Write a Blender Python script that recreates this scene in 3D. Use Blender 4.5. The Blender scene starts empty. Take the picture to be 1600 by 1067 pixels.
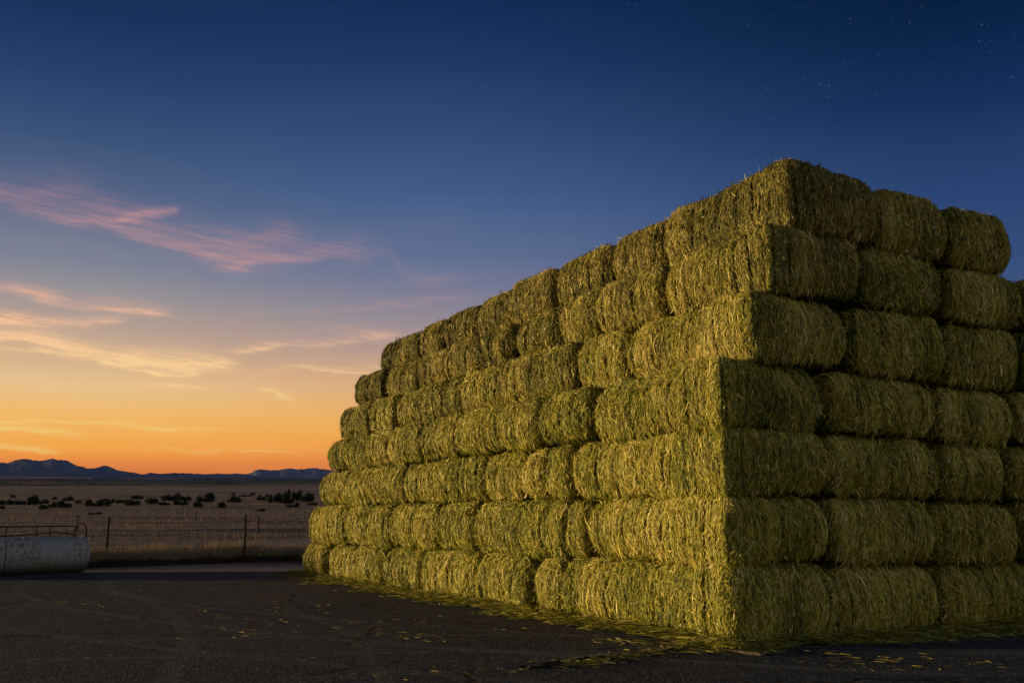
import bpy, math, random
import numpy as np

C = bpy.context.scene.collection
sc = bpy.context.scene
R = math.radians

# ------------------------------------------------------------------ camera
EYE = 1.38
cd = bpy.data.cameras.new('camera')
cam = bpy.data.objects.new('camera', cd)
C.objects.link(cam)
cam.location = (0, 0, EYE)
cam.rotation_euler = (R(90 + 9.716), 0, 0)
cd.sensor_width = 36
cd.lens = 36.2
cd.clip_start = 0.05
cd.clip_end = 20000
sc.camera = cam

# ------------------------------------------------------------------ exposure
sc.render.engine = 'CYCLES'
sc.view_settings.view_transform = 'Standard'
sc.view_settings.look = 'None'
sc.view_settings.exposure = 0.25
sc.view_settings.gamma = 1.0
sc.cycles.use_denoising = True
sc.cycles.max_bounces = 5
sc.cycles.diffuse_bounces = 3
sc.cycles.sample_clamp_indirect = 4.0


def lin(c):
    return tuple((v / 255 / 12.92) if v / 255 <= 0.04045 else ((v / 255 + 0.055) / 1.055) ** 2.4 for v in c)


class NT:
    def __init__(s, tree):
        s.t = tree
        s.t.nodes.clear()

    def n(s, typ, **kw):
        o = s.t.nodes.new(typ)
        for k, v in kw.items():
            setattr(o, k, v)
        return o

    def put(s, sock, v):
        if hasattr(v, 'is_linked') or hasattr(v, 'links'):
            s.t.links.new(v, sock)
        elif isinstance(v, (tuple, list)) and len(v) == 3 and sock.type == 'RGBA':
            sock.default_value = (*v, 1)
        else:
            sock.default_value = v

    def m(s, op, a, b=0.0, c=0.0, clamp=False):
        o = s.n('ShaderNodeMath', operation=op, use_clamp=clamp)
        s.put(o.inputs[0], a)
        s.put(o.inputs[1], b)
        s.put(o.inputs[2], c)
        return o.outputs[0]

    def mix(s, f, a, b, mode='MIX'):
        o = s.n('ShaderNodeMix', data_type='RGBA', blend_type=mode)
        s.put(o.inputs[0], f)
        s.put(o.inputs[6], a)
        s.put(o.inputs[7], b)
        return o.outputs[2]

    def ramp(s, f, pts, interp='LINEAR'):
        o = s.n('ShaderNodeValToRGB')
        r = o.color_ramp
        r.interpolation = interp
        while len(r.elements) < len(pts):
            r.elements.new(0.5)
        for e, (p, c) in zip(r.elements, pts):
            e.position = p
            e.color = (*c, 1) if len(c) == 3 else c
        s.put(o.inputs[0], f)
        return o.outputs[0]

    def step(s, v, a, b):
        o = s.n('ShaderNodeMapRange', interpolation_type='SMOOTHSTEP')
        s.put(o.inputs[0], v)
        o.inputs[1].default_value = a
        o.inputs[2].default_value = b
        return o.outputs[0]

    def noise(s, vec, scale, detail=4, rough=.5, dist=0, lac=2.0):
        o = s.n('ShaderNodeTexNoise')
        if vec is not None:
            s.put(o.inputs['Vector'], vec)
        o.inputs['Scale'].default_value = scale
        o.inputs['Detail'].default_value = detail
        o.inputs['Roughness'].default_value = rough
        o.inputs['Distortion'].default_value = dist
        return o.outputs[0]

    def comb(s, x, y, z=0.0):
        o = s.n('ShaderNodeCombineXYZ')
        s.put(o.inputs[0], x)
        s.put(o.inputs[1], y)
        s.put(o.inputs[2], z)
        return o.outputs[0]

    def curve(s, v, pts):
        o = s.n('ShaderNodeFloatCurve')
        c = o.mapping.curves[0]
        while len(c.points) < len(pts):
            c.points.new(0.5, 0.5)
        for p, (x, y) in zip(c.points, pts):
            p.location = (x, y)
        o.mapping.use_clip = False
        o.mapping.update()
        s.put(o.inputs['Value'], v)
        return o.outputs[0]


# ------------------------------------------------------------------ dusk sky
HZ = 0.4e-4
SUN_AZ, SUN_EL = -90.0, 3.0      # the last light comes low from the left
w = bpy.data.worlds.new('World')
sc.world = w
w.use_nodes = True
N = NT(w.node_tree)
tc = N.n('ShaderNodeTexCoord')
sep = N.n('ShaderNodeSeparateXYZ')
N.put(sep.inputs[0], tc.outputs['Generated'])
X, Y, Z = sep.outputs
az = N.m('MULTIPLY', N.m('ARCTAN2', X, Y), 57.29578)
el = N.m('MULTIPLY', N.m('ARCSINE', Z), 57.29578)
dl = N.m('ABSOLUTE', N.m('ADD', az, 60.0))
dl = N.m('MINIMUM', dl, N.m('SUBTRACT', 360.0, dl))
en = N.m('DIVIDE', el, 60.0, clamp=True)


def sky_ramp(pts):
    # the glow behind the air of the plain: a little stronger and redder towards the horizon
    def k(e, c):
        r, g_, b_ = lin(c)
        a_ = HZ * 290 / math.sin(R(max(e, 2.7))) if e > 2.7 else HZ * 6100
        return (r * math.exp(a_ * .95), g_ * math.exp(a_ * .85), b_ * math.exp(-a_ * .75))
    return N.ramp(en, [(e / 60, k(e, c)) for e, c in sorted(pts)])


rA = sky_ramp([(1.5, (204, 104, 22)), (2.3, (212, 116, 26)), (2.9, (230, 137, 36)), (3.5, (242, 162, 54)), (5.1, (240, 182, 100)),
               (6.7, (231, 193, 147)), (8.3, (208, 174, 146)), (9.9, (180, 158, 150)), (11.5, (150, 145, 153)),
               (13.1, (125, 130, 152)), (16.3, (85, 101, 137)), (19.4, (57, 81, 122)), (22.5, (36, 62, 108)), (25.5, (23, 48, 90)), (50, (14, 26, 56))])
rB = sky_ramp([(1.5, (202, 102, 26)), (2.5, (210, 112, 30)), (3.1, (228, 132, 42)), (4.2, (238, 160, 66)), (5.6, (232, 174, 98)),
               (7.3, (216, 168, 130)), (9.1, (180, 150, 145)), (10.9, (146, 137, 151)), (12.7, (118, 121, 152)),
               (14.4, (94, 110, 149)), (17.9, (63, 92, 138)), (21.4, (46, 74, 117)), (24.7, (27, 57, 101)), (28, (12, 42, 84)), (50, (8, 22, 50))])
rC = sky_ramp([(2.0, (120, 100, 110)), (6, (92, 98, 130)), (10, (66, 88, 135)), (13.2, (49, 74, 124)), (16.5, (38, 65, 116)),
               (18, (33, 60, 109)), (19.6, (28, 52, 99)), (21.1, (16, 44, 88)), (24, (4, 34, 72)), (26, (1, 27, 60)), (50, (1, 15, 40))])
rD = sky_ramp([(0.0, (150, 154, 150)), (8, (182, 184, 166)), (20, (172, 178, 170)), (38, (124, 134, 150)), (58, (46, 60, 96))])  # unseen sky behind the camera, made extra bright to light the stack's shaded front
f1 = N.step(dl, 35, 57)
f2 = N.step(dl, 54, 86)
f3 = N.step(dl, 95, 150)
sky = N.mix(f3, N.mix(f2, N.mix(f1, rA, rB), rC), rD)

# thin cirrus, laid out by azimuth and elevation in the sky itself
vec = N.comb(N.m('MULTIPLY', az, 0.09), N.m('MULTIPLY', el, 0.42))
warp = N.m('SUBTRACT', N.noise(vec, 1.6, 4, .55), 0.5)
warp2 = N.m('SUBTRACT', N.noise(N.comb(N.m('MULTIPLY', az, 0.5), N.m('MULTIPLY', el, 1.4)), 1.0, 3, .6), 0.5)
elw = N.m('ADD', el, N.m('ADD', N.m('MULTIPLY', warp, 1.5), N.m('MULTIPLY', warp2, 0.5)))
tilt = N.m('ADD', el, N.m('MULTIPLY', az, 0.13))
fib = N.noise(N.comb(N.m('MULTIPLY', az, 0.17), N.m('MULTIPLY', tilt, 3.6)), 1.0, 7, .66, .9)
fib2 = N.noise(N.comb(N.m('MULTIPLY', az, 0.35), N.m('MULTIPLY', elw, 6.5)), 1.0, 5, .6, .5)
un = N.m('DIVIDE', N.m('ADD', az, 30.0), 30.0)


def el_of(x, y):
    f, p = 1609.0, R(9.716)
    u = (533.5 - y) / f
    d = ((x - 800) / f, math.cos(p) - u * math.sin(p), math.sin(p) + u * math.cos(p))
    return math.degrees(math.atan2(d[0], d[1])), math.degrees(math.atan2(d[2], math.hypot(d[0], d[1])))


# cirrus bands: (azimuth/elevation way points come from a survey of the sky), softness above / below, strength
def band(pts, up, dn, fn=fib):
    q = [el_of(x, y) for x, y, a in pts]
    us = [(a + 30) / 30 for a, e in q]
    v0 = N.curve(un, [(0.0 if us[0] > 0.02 else us[0] - .02, q[0][1] / 30)] + [(u, e / 30) for u, (a, e) in zip(us, q)])
    aa = [(max(us[0] - 0.12, 0.0), pts[0][2] if us[0] < .14 else 0.0)] + [(u, p[2]) for u, p in zip(us, pts)] + [(us[-1] + 0.04, 0.0)]
    a0 = N.m('MAXIMUM', N.curve(un, aa), 0.0)
    d = N.m('SUBTRACT', elw, N.m('MULTIPLY', v0, 30.0))
    above = N.m('GREATER_THAN', d, 0.0)
    wd = N.m('ADD', N.m('MULTIPLY', above, up - dn), dn)
    g = N.m('POWER', 2.71828, N.m('MULTIPLY', -1.0, N.m('POWER', N.m('ABSOLUTE', N.m('DIVIDE', d, wd)), 1.6)))
    g = N.m('MULTIPLY', g, a0)
    return g


bands = [
    (band([(0, 310, .55), (60, 330, .6), (120, 347, .85), (165, 350, 1.), (210, 366, .7), (260, 384, .7), (310, 396, .8), (360, 411, 1.), (420, 408, .95), (500, 398, .75), (560, 390, .4), (600, 384, 0)], .8, .30), .60),
    (band([(20, 300, .25), (110, 300, .5), (160, 316, .35), (230, 350, .35), (300, 372, .5), (380, 384, .6), (440, 372, .45), (500, 366, 0)], .7, .5), .55),
    (band([(150, 352, .0), (200, 340, .8), (240, 334, 1.), (285, 327, .1)], .3, .16), .75),
    (band([(520, 408, 0), (570, 402, .5), (600, 392, .3), (640, 434, .3), (700, 440, .5), (770, 428, 0)], .5, .3), .35),
    (band([(0, 457, .6), (60, 466, .8), (120, 480, .5), (160, 478, .6), (210, 486, 1.), (250, 491, .6), (300, 497, 0)], .42, .14), 1.1),
    (band([(0, 494, .9), (60, 503, .8), (120, 508, .5), (150, 506, .9), (190, 502, .4), (230, 500, 0)], .32, .16), 1.15),
    (band([(0, 529, 1.), (60, 538, 1.), (110, 548, .8), (160, 561, .7), (190, 565, 1.), (250, 568, .8), (300, 572, 1.), (345, 576, .9), (395, 576, 0)], .6, .17), 1.6),
    (band([(20, 552, .4), (80, 555, .7), (150, 556, .4), (200, 577, .7), (255, 586, 1.), (310, 583, .5), (340, 582, 0)], .22, .10), 1.6),
    (band([(340, 546, 0), (380, 545, .7), (420, 543, .8), (460, 540, .4), (520, 540, .6), (580, 530, .6), (640, 520, 0)], .3, .14), .95),
    (band([(200, 600, .2), (290, 607, .8), (340, 607, .1), (440, 578, .2), (500, 580, .9), (560, 581, .9), (600, 582, .2)], .15, .10), .9),
    (band([(395, 608, 0), (425, 615, 1.), (450, 624, .8), (505, 625, 0)], .25, .10), .9),
    (band([(0, 656, .9), (80, 660, .8), (170, 664, .7), (280, 671, .6), (400, 675, 0)], .13, .08), 1.7),
    (band([(0, 669, .9), (60, 675, .9), (110, 682, .7), (160, 686, 0)], .25, .09), 1.7),
    (band([(0, 701, .9), (60, 706, .9), (120, 711, 0)], .18, .08), 1.3),
    (band([(200, 702, .2), (300, 703, .6), (400, 707, .7), (480, 713, .1)], .1, .07), 1.0),
]
tot = None
for g, k in bands:
    g = N.m('MULTIPLY', g, k)
    tot = g if tot is None else N.m('ADD', tot, g)
fm = N.step(fib, .36, .68)
fm2 = N.step(fib2, .3, .7)
tex = N.m('ADD', 0.14, N.m('ADD', N.m('MULTIPLY', fm, .62), N.m('MULTIPLY', fm2, .55)))
cl = N.m('MULTIPLY', tot, tex, clamp=True)
veil = N.m('MULTIPLY', N.m('MULTIPLY', N.step(fib, .45, .8), N.step(warp, -.05, .3)), N.m('MULTIPLY', N.step(el, 16.5, 11), .16))
veil = N.m('MULTIPLY', veil, N.step(dl, 95, 50))
cl = N.m('MAXIMUM', cl, veil)
ccol = N.ramp(en, [(0.0, lin((255, 185, 70))), (4.5 / 60, lin((255, 208, 110))), (7.5 / 60, lin((255, 216, 150))), (10 / 60, lin((252, 194, 152))),
                   (12.5 / 60, lin((222, 162, 148))), (16 / 60, lin((206, 148, 148))), (24 / 60, lin((150, 122, 146)))])
cl = N.m('MULTIPLY', N.m('MULTIPLY', cl, .95), N.step(az, -1.5, -4.5))
sky = N.mix(cl, sky, ccol)

# first stars
vor = N.n('ShaderNodeTexVoronoi', feature='F1')
N.put(vor.inputs['Vector'], tc.outputs['Generated'])
vor.inputs['Scale'].default_value = 150
ss = N.n('ShaderNodeSeparateColor')
N.put(ss.inputs[0], vor.outputs['Color'])
sm = N.m('POWER', ss.outputs[0], 5.0)
core = N.step(vor.outputs['Distance'], .10, .03)
vis = N.m('MULTIPLY', N.step(el, 10, 24), N.m('ADD', .25, N.step(dl, 40, 80)))
st = N.m('MULTIPLY', N.m('MULTIPLY', core, N.m('ADD', .07, N.m('MULTIPLY', sm, .12))), vis)
sky = N.mix(1.0, sky, N.mix(st, (0, 0, 0), (.75, .9, 1.0)), 'ADD')
bg = N.n('ShaderNodeBackground')
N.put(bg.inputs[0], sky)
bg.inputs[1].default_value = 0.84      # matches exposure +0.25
wo = N.n('ShaderNodeOutputWorld')
N.put(wo.inputs[0], bg.outputs[0])

# ------------------------------------------------------------------ low sun
sd = bpy.data.lights.new('sun', 'SUN')
sd.energy = 5.0
sd.angle = R(5.0)
sd.color = (1.0, 0.74, 0.34)
so = bpy.data.objects.new('sun', sd)
C.objects.link(so)
so.rotation_euler = (R(90 - SUN_EL), 0, R(-SUN_AZ + 180))
so.location = (-30, 5, 10)

# ------------------------------------------------------------------ helpers
rng = np.random.default_rng(7)
random.seed(7)
TBL = rng.random((64, 64, 64)).astype(np.float32)


def vnoise(p):
    p = np.asarray(p, np.float64)
    i = np.floor(p).astype(int)
    f = p - i
    f = f * f * (3 - 2 * f)
    i0 = i % 64
    i1 = (i + 1) % 64
    out = 0
    for a in (0, 1):
        for b in (0, 1):
            for c in (0, 1):
                ww = (f[:, 0] if a else 1 - f[:, 0]) * (f[:, 1] if b else 1 - f[:, 1]) * (f[:, 2] if c else 1 - f[:, 2])
                out = out + ww * TBL[(i1 if a else i0)[:, 0], (i1 if b else i0)[:, 1], (i1 if c else i0)[:, 2]]
    return out * 2 - 1


def fbm(p, o=3):
    s, a, t = 0, 1., 0
    for k in range(o):
        s = s + a * vnoise(p * (2 ** k) + 17.3 * k)
        t += a
        a *= .5
    return s / t


def tag(o, label=None, cat=None, group=None, kind=None):
    for k, v in (('label', label), ('category', cat), ('group', group), ('kind', kind)):
        if v:
            o[k] = v
    return o


def empty(name, loc=(0, 0, 0), rz=0):
    o = bpy.data.objects.new(name, None)
    o.location = loc
    o.rotation_euler = (0, 0, rz)
    o.empty_display_size = .2
    C.objects.link(o)
    return o


def mesh_obj(name, verts, faces, mats, parent=None, smooth=False, midx=None, attrs=None, uniform=None):
    me = bpy.data.meshes.new(name)
    verts = np.asarray(verts, np.float32)
    if isinstance(faces, np.ndarray):
        nf, k = faces.shape
        me.vertices.add(len(verts))
        me.vertices.foreach_set('co', verts.ravel())
        me.loops.add(nf * k)
        me.loops.foreach_set('vertex_index', faces.astype(np.int32).ravel())
        me.polygons.add(nf)
        me.polygons.foreach_set('loop_start', np.arange(0, nf * k, k, dtype=np.int32))
    else:
        me.from_pydata([tuple(v) for v in verts], [], [tuple(int(i) for i in f) for f in faces])
    if not isinstance(mats, (list, tuple)):
        mats = [mats]
    for m_ in mats:
        me.materials.append(m_)
    if midx is not None:
        me.polygons.foreach_set('material_index', np.asarray(midx, np.int32))
    n = len(me.polygons)
    sm_ = smooth if isinstance(smooth, np.ndarray) else np.full(n, bool(smooth))
    me.polygons.foreach_set('use_smooth', sm_)
    if attrs:
        for k_, v_ in attrs.items():
            at_ = me.attributes.new(k_, 'FLOAT', 'POINT')
            at_.data.foreach_set('value', np.asarray(v_, np.float32))
    me.update()
    me.validate()
    o = bpy.data.objects.new(name, me)
    C.objects.link(o)
    if parent is not None:
        o.parent = parent
    return o


class MB:
    def __init__(s):
        s.v, s.f = [], []

    def add(s, v, f):
        b = len(s.v)
        s.v += [tuple(q) for q in v]
        s.f += [tuple(i + b for i in q) for q in f]

    def tube(s, pts, r, n=8, cap=True, jit=0):
        pts = [np.array(p, float) for p in pts]
        rr = r if isinstance(r, (list, tuple)) else [r] * len(pts)
        rings = []
        up = None
        for i, p in enumerate(pts):
            t = pts[min(i + 1, len(pts) - 1)] - pts[max(i - 1, 0)]
            t /= np.linalg.norm(t)
            if up is None:
                up = np.array((0, 0, 1.)) if abs(t[2]) < .9 else np.array((0, 1., 0))
            a = np.cross(t, up)
            a /= np.linalg.norm(a)
            b = np.cross(a, t)
            up = b
            rings.append([p + rr[i] * (math.cos(2 * math.pi * k / n) * a + math.sin(2 * math.pi * k / n) * b) for k in range(n)])
        v = [q for ring in rings for q in ring]
        f = [(i * n + k, i * n + (k + 1) % n, (i + 1) * n + (k + 1) % n, (i + 1) * n + k) for i in range(len(pts) - 1) for k in range(n)]
        if cap:
            f.append(tuple(range(n))[::-1])
            f.append(tuple((len(pts) - 1) * n + k for k in range(n)))
        s.add(v, f)

    def box(s, lo, hi):
        x0, y0, z0 = lo
        x1, y1, z1 = hi
        v = [(x, y, z) for z in (z0, z1) for y in (y0, y1) for x in (x0, x1)]
        s.add(v, [(0, 2, 3, 1), (4, 5, 7, 6), (0, 1, 5, 4), (2, 6, 7, 3), (0, 4, 6, 2), (1, 3, 7, 5)])

    def build(s, name, mat, parent=None, smooth=False):
        return mesh_obj(name, s.v, s.f, mat, parent, smooth)


def material(name):
    m_ = bpy.data.materials.new(name)
    m_.use_nodes = True
    n_ = NT(m_.node_tree)
    b = n_.n('ShaderNodeBsdfPrincipled')
    o = n_.n('ShaderNodeOutputMaterial')
    n_.t.links.new(b.outputs[0], o.inputs[0])
    b.inputs['Specular IOR Level'].default_value = .25
    return m_, n_, b


def simple(name, c, rough=.8, metal=0, spec=.25, nscale=None, c2=None):
    m_, n_, b = material(name)
    b.inputs['Base Color'].default_value = (*c, 1)
    b.inputs['Roughness'].default_value = rough
    b.inputs['Metallic'].default_value = metal
    b.inputs['Specular IOR Level'].default_value = spec
    if nscale:
        tcn = n_.n('ShaderNodeTexCoord')
        nz = n_.noise(tcn.outputs['Object'], nscale, 5, .6)
        n_.put(b.inputs['Base Color'], n_.ramp(nz, [(.35, c), (.65, c2)]))
    return m_


# ------------------------------------------------------------------ materials
HAYRAMP = [(0.0, (.018, .030, .003)), (.20, (.082, .110, .008)), (.40, (.238, .256, .017)), (.60, (.440, .395, .038)),
           (.80, (.640, .500, .095)), (1.0, (.760, .650, .290))]
DRYRAMP = [(0.0, (.022, .022, .005)), (.20, (.080, .070, .013)), (.40, (.205, .170, .028)), (.60, (.370, .285, .055)),
           (.80, (.540, .410, .115)), (1.0, (.680, .560, .270))]


def hay_mat(name, body):
    m_, n_, b = material(name)
    at_ = n_.n('ShaderNodeAttribute', attribute_name='tone')
    dr = n_.n('ShaderNodeAttribute', attribute_name='dry')
    t = at_.outputs['Fac']
    if body:
        tcn = n_.n('ShaderNodeTexCoord')
        mp = n_.n('ShaderNodeMapping')
        mp.inputs['Scale'].default_value = (1, 1, .16)
        n_.put(mp.inputs[0], tcn.outputs['Object'])
        nz = n_.noise(mp.outputs[0], 55, 5, .7, .8)
        t = n_.m('ADD', t, n_.m('MULTIPLY', n_.m('SUBTRACT', nz, .5), 1.1))
        bp = n_.n('ShaderNodeBump')
        bp.inputs['Strength'].default_value = .9
        bp.inputs['Distance'].default_value = .02
        n_.put(bp.inputs['Height'], nz)
        n_.put(b.inputs['Normal'], bp.outputs[0])
    c = n_.mix(dr.outputs['Fac'], n_.ramp(t, HAYRAMP), n_.ramp(t, DRYRAMP))
    n_.put(b.inputs['Base Color'], c)
    b.inputs['Roughness'].default_value = .62
    b.inputs['Specular IOR Level'].default_value = .2 if body else .35
    return m_


M_HAYBODY = hay_mat('hay_packed', True)
M_HAY = hay_mat('hay_stalks', False)

# ------------------------------------------------------------------ the stack
TH = 0.489
SV = np.array((math.cos(TH), math.sin(TH), 0.))      # along the shaded front, to the right
TV = np.array((-math.sin(TH), math.cos(TH), 0.))     # along the lit long side, away
CORNER = np.array((2.352, 11.42, 0.))
S0 = [0, -.02, .03, .04, .02, .49, .75, 1.18]
ZC = [0, .85, 1.62, 2.38, 3.18, 4.03, 4.89, 5.83]
ZF = [0, .77, 1.65, 2.44, 3.16, 3.98, 4.73, 5.49]
ZR = [0, .79, 1.57, 2.34, 3.10, 3.96, 4.75, 5.68]
LEFT = {1: [15.66, 14.07, 12.32, 10.43, 8.56, 6.35, 4.54, 3.64], 2: [15.56, 12.79, 10.33, 7.98, 6.49, 3.59, 3.01],
        3: [15.04, 13.03, 11.41, 9.55, 6.24, 4.93, 4.1, 3.37], 4: [14.56, 13.17, 11.72, 10.49, 8.83, 7.26, 5.92, 4.26, 2.88],
        5: [14.87, 12.83, 11.31, 9.86, 8.06, 6.44, 3.99, 2.77], 6: [14.45, 12.7, 10.94, 9.46, 7.95, 6.57, 5.0, 3.73, 2.12],
        7: [14.06, 11.69, 10.48, 8.88, 7.42, 5.78, 4.16, 2.68]}
RIGHT = {1: [1.66, 3.52, 5.5, 7.4], 2: [1.60, 3.42, 5.12, 7.0], 3: [1.64, 3.60, 4.92, 6.7], 4: [1.67, 3.61, 5.12, 7.0],
         5: [1.66, 3.38, 4.9, 6.6], 6: [1.62, 3.14, 4.7, 6.3], 7: [1.57, 2.95, 4.20]}


def zlev(k, T, S):
    ft = min(max(T / 15.3, 0), 1)
    fs = min(max((S - .8) / 3.0, 0), 1.3)
    return ZC[k] + (ZF[k] - ZC[k]) * ft + (ZR[k] - ZC[k]) * fs


def make_bale(k, T0, T1, A0, A1, seed, faces, dens, sw, dry, tone0, gap=.022, dx=0, yaw=0, rh=.2, corner=False):
    """local axes: x along the front (S), y along the long side (T), z up; origin at the bale's base centre"""
    g = np.random.default_rng(seed)
    Tc, Sc = (T0 + T1) / 2, (A0 + A1) / 2
    zb, zt = zlev(k - 1, Tc, Sc), zlev(k, Tc, Sc)
    zb = zb if k > 1 else -.055
    hx, hy, hz = (A1 - A0) / 2 - gap, (T1 - T0) / 2 - gap, (zt - zb) / 2 - .004
    hx, hy = hx + 0., hy + 0.
    B = np.array((hx, hy, hz))
    r_end = min(rh, hx * .6, hy * .6)
    kz = .50 + .14 * g.random()
    r3 = np.array((1, 1, kz))
    off = g.random(3) * 50
    fw = .115 + .05 * g.random()
    ph = g.random() * 6
    bulge = .022 + .03 * g.random()

    def surf(q):
        qs = q * r3
        bb = B * r3
        r = np.full((len(q), 1), r_end)
        if corner:
            wq = np.clip(1.2 - np.hypot((q[:, 0] + hx) / hx, (q[:, 1] + hy) / hy), 0, 1)
            r[:, 0] += (.065 - r_end) * wq * wq * (3 - 2 * wq)
        c = np.clip(qs, -(bb - r), bb - r)
        d = qs - c
        ln = np.linalg.norm(d, axis=1, keepdims=True) + 1e-9
        p = (c + d / ln * r) / r3
        n = d / ln * r3
        n /= np.linalg.norm(n, axis=1, keepdims=True)
        return p, n

    def disp(p, n):
        ax = np.abs(n)
        # rib coordinate runs horizontally along the face
        wx = p[:, 0] * (ax[:, 1] + .4 * ax[:, 2] > ax[:, 0]) + p[:, 1] * (ax[:, 1] + .4 * ax[:, 2] <= ax[:, 0])
        nn = fbm(p * np.array((1.3, 1.3, .9)) + off, 2)
        ww = wx / fw + ph + nn * .75 + .12 * fbm(p * np.array((6., 6., 5.)) + off, 2)
        fr = ww - np.floor(ww)
        rib = np.clip(np.sin(np.pi * fr), 0, 1) ** .28
        idn = np.floor(ww)
        amp = .014 + .046 * ((np.sin(idn * 12.9898 + off[0]) * 43758.5) % 1)
        sh = ((np.sin(idn * 78.233 + off[1]) * 12543.1) % 1 - .5) * .045
        side = np.clip(1 - ax[:, 2] * 1.1, 0, 1)
        prof = 1 - (p[:, 2] / hz) ** 2
        d = side * (rib * amp - amp + sh) + fbm(p * 2.6 + off, 2) * .040 + fbm(p * np.array((11, 11, 5)) + off, 2) * .022
        d = d + side * bulge * prof
        # sagging over the upper and lower edges
        return d

    def full(q, lift=0):
        p, n = surf(q)
        d = disp(p, n)
        lim = np.where(np.abs(n[:, 2]) > .8, .012, 1.)
        d = np.minimum(d, lim)
        if np.ndim(lift) == 0:
            lift = np.full(len(p), lift)
        return p + n * (d + lift)[:, None], n

    V, F, tones, dr_, mid, smf = [], [], [], [], [], []
    base = 0
    near = dens > 2600
    cs = .036 if near else .055
    for a in range(3):
        u, v = [i for i in range(3) if i != a]
        nu = max(4, int(2 * B[u] / cs))
        nv = max(4, int(2 * B[v] / cs))
        for sg in (-1, 1):
            if a == 2 and sg < 0:
                nu2, nv2 = 6, 6
            elif (a, sg) in faces or a == 2:
                nu2, nv2 = nu, nv
            else:
                nu2, nv2 = max(4, nu // 2), max(4, nv // 2)
            gu, gv = np.meshgrid(np.linspace(-1, 1, nu2 + 1), np.linspace(-1, 1, nv2 + 1), indexing='ij')
            q = np.zeros((gu.size, 3))
            q[:, a] = sg * B[a]
            q[:, u] = gu.ravel() * B[u]
            q[:, v] = gv.ravel() * B[v]
            p, n = full(q)
            idx = np.arange(gu.size).reshape(nu2 + 1, nv2 + 1)
            f = np.stack([idx[:-1, :-1], idx[1:, :-1], idx[1:, 1:], idx[:-1, 1:]], -1).reshape(-1, 4)
            flip = (sg > 0) == (a == 1)
            if flip:
                f = f[:, ::-1]
            V.append(p)
            F.append(f + base)
            base += len(p)
            tones.append(np.full(len(p), .0) + .15 + tone0 * .6 + .12 * fbm(p * 1.7 + off, 2))
            dr_.append(np.full(len(p), dry))
            mid.append(np.zeros(len(f)))
            smf.append(np.ones(len(f), bool))
    # stalks lying along the ribs
    for (a, sg), mult in faces.items():
        u, v = [i for i in range(3) if i != a]
        area = 4 * B[u] * B[v]
        cnt = int(area * dens * mult)
        if cnt < 4:
            continue
        q = np.zeros((cnt, 3))
        q[:, a] = sg * B[a]
        q[:, u] = g.uniform(-1, 1, cnt) * B[u]
        q[:, v] = g.uniform(-1, 1, cnt) * B[v]
        h = np.zeros(3)
        h[1 if a == 0 else 0] = 1.
        p, n = surf(q)
        kind = g.random(cnt)
        wild = kind < .16
        stray = kind > .965
        ang = g.normal(0, .24, cnt) + fbm(p * np.array((5., 5., 2.5)) + off + 9, 2) * .40
        ang = np.where(wild, g.uniform(-1.5, 1.5, cnt), ang)
        L = np.clip(g.lognormal(math.log(.066), .6, cnt), .022, .30)
        L = np.where(wild, L * .7, L)
        curl = g.normal(0, .55, cnt)
        curl2 = g.normal(0, .65, cnt)
        seg = 4
        ds = L / seg
        q1 = p - 0
        pts, nrm = [], []
        lay = np.abs(g.normal(0, .008, cnt)) + .001
        lift0 = np.where(stray, g.uniform(.02, .09, cnt), np.where(wild, g.uniform(.0, .022, cnt), lay * .6))
        sgn = np.where(g.random(cnt) < .5, -1., 1.)
        # first half backwards so strands are centred
        for i in range(seg + 1):
            tt = i / seg
            lift = lay + lift0 * (tt ** 1.6)
            pp, nn = full(q1, lift)
            pts.append(pp)
            nrm.append(nn)
            _, n1 = surf(q1)
            Fd = np.cross(n1, h) * sgn[:, None]
            Fd /= np.linalg.norm(Fd, axis=1, keepdims=True) + 1e-6
            hd = np.cross(Fd, n1)
            aa = ang + curl * (tt - .5) + curl2 * (tt - .5) ** 2 * 2
            dirv = np.cos(aa)[:, None] * Fd + np.sin(aa)[:, None] * hd
            q2 = q1 + dirv * ds[:, None]
            p2, _ = surf(q2)
            q1 = p2
        P = np.stack(pts, 1)
        Nn = np.stack(nrm, 1)
        T = np.gradient(P, axis=1)
        T /= np.linalg.norm(T, axis=2, keepdims=True) + 1e-9
        bv = np.cross(T, Nn)
        bv /= np.linalg.norm(bv, axis=2, keepdims=True) + 1e-9
        roll = np.clip(g.normal(0, .6, cnt), -1.2, 1.2)[:, None, None]
        side = bv * np.cos(roll) + Nn * np.sin(roll)
        wdt = (sw * g.lognormal(0, .45, cnt))[:, None, None] * .5
        tap = np.array((.55, 1, 1, .9, .35))[None, :, None]
        A_ = P - side * wdt * tap
        B_ = P + side * wdt * tap
        VV = np.stack([A_, B_], 2).reshape(-1, 3)
        i0 = (np.arange(cnt) * (2 * (seg + 1)))[:, None, None] + (np.arange(seg) * 2)[None, :, None]
        FF = (i0 + np.array((0, 1, 3, 2))[None, None, :]).reshape(-1, 4)
        V.append(VV)
        F.append(FF + base)
        base += len(VV)
        tn = .46 + tone0 + g.normal(0, .215, cnt) + .30 * fbm(p * np.array((2.4, 2.4, 1.1)) + off, 2) + np.where(wild, .10, 0) + np.where(stray, .12, 0)
        tn = np.where(g.random(cnt) < .06, tn + .42, tn)
        tones.append(np.repeat(np.clip(tn, 0, 1), 2 * (seg + 1)))
        dr_.append(np.repeat(np.clip(dry + .10 + g.normal(0, .30, cnt) + .35 * fbm(p * np.array((3., 3., 1.6)) + off + 30, 2), 0, 1), 2 * (seg + 1)))
        mid.append(np.ones(len(FF)))
        smf.append(np.ones(len(FF), bool))
    V = np.concatenate(V)
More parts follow.
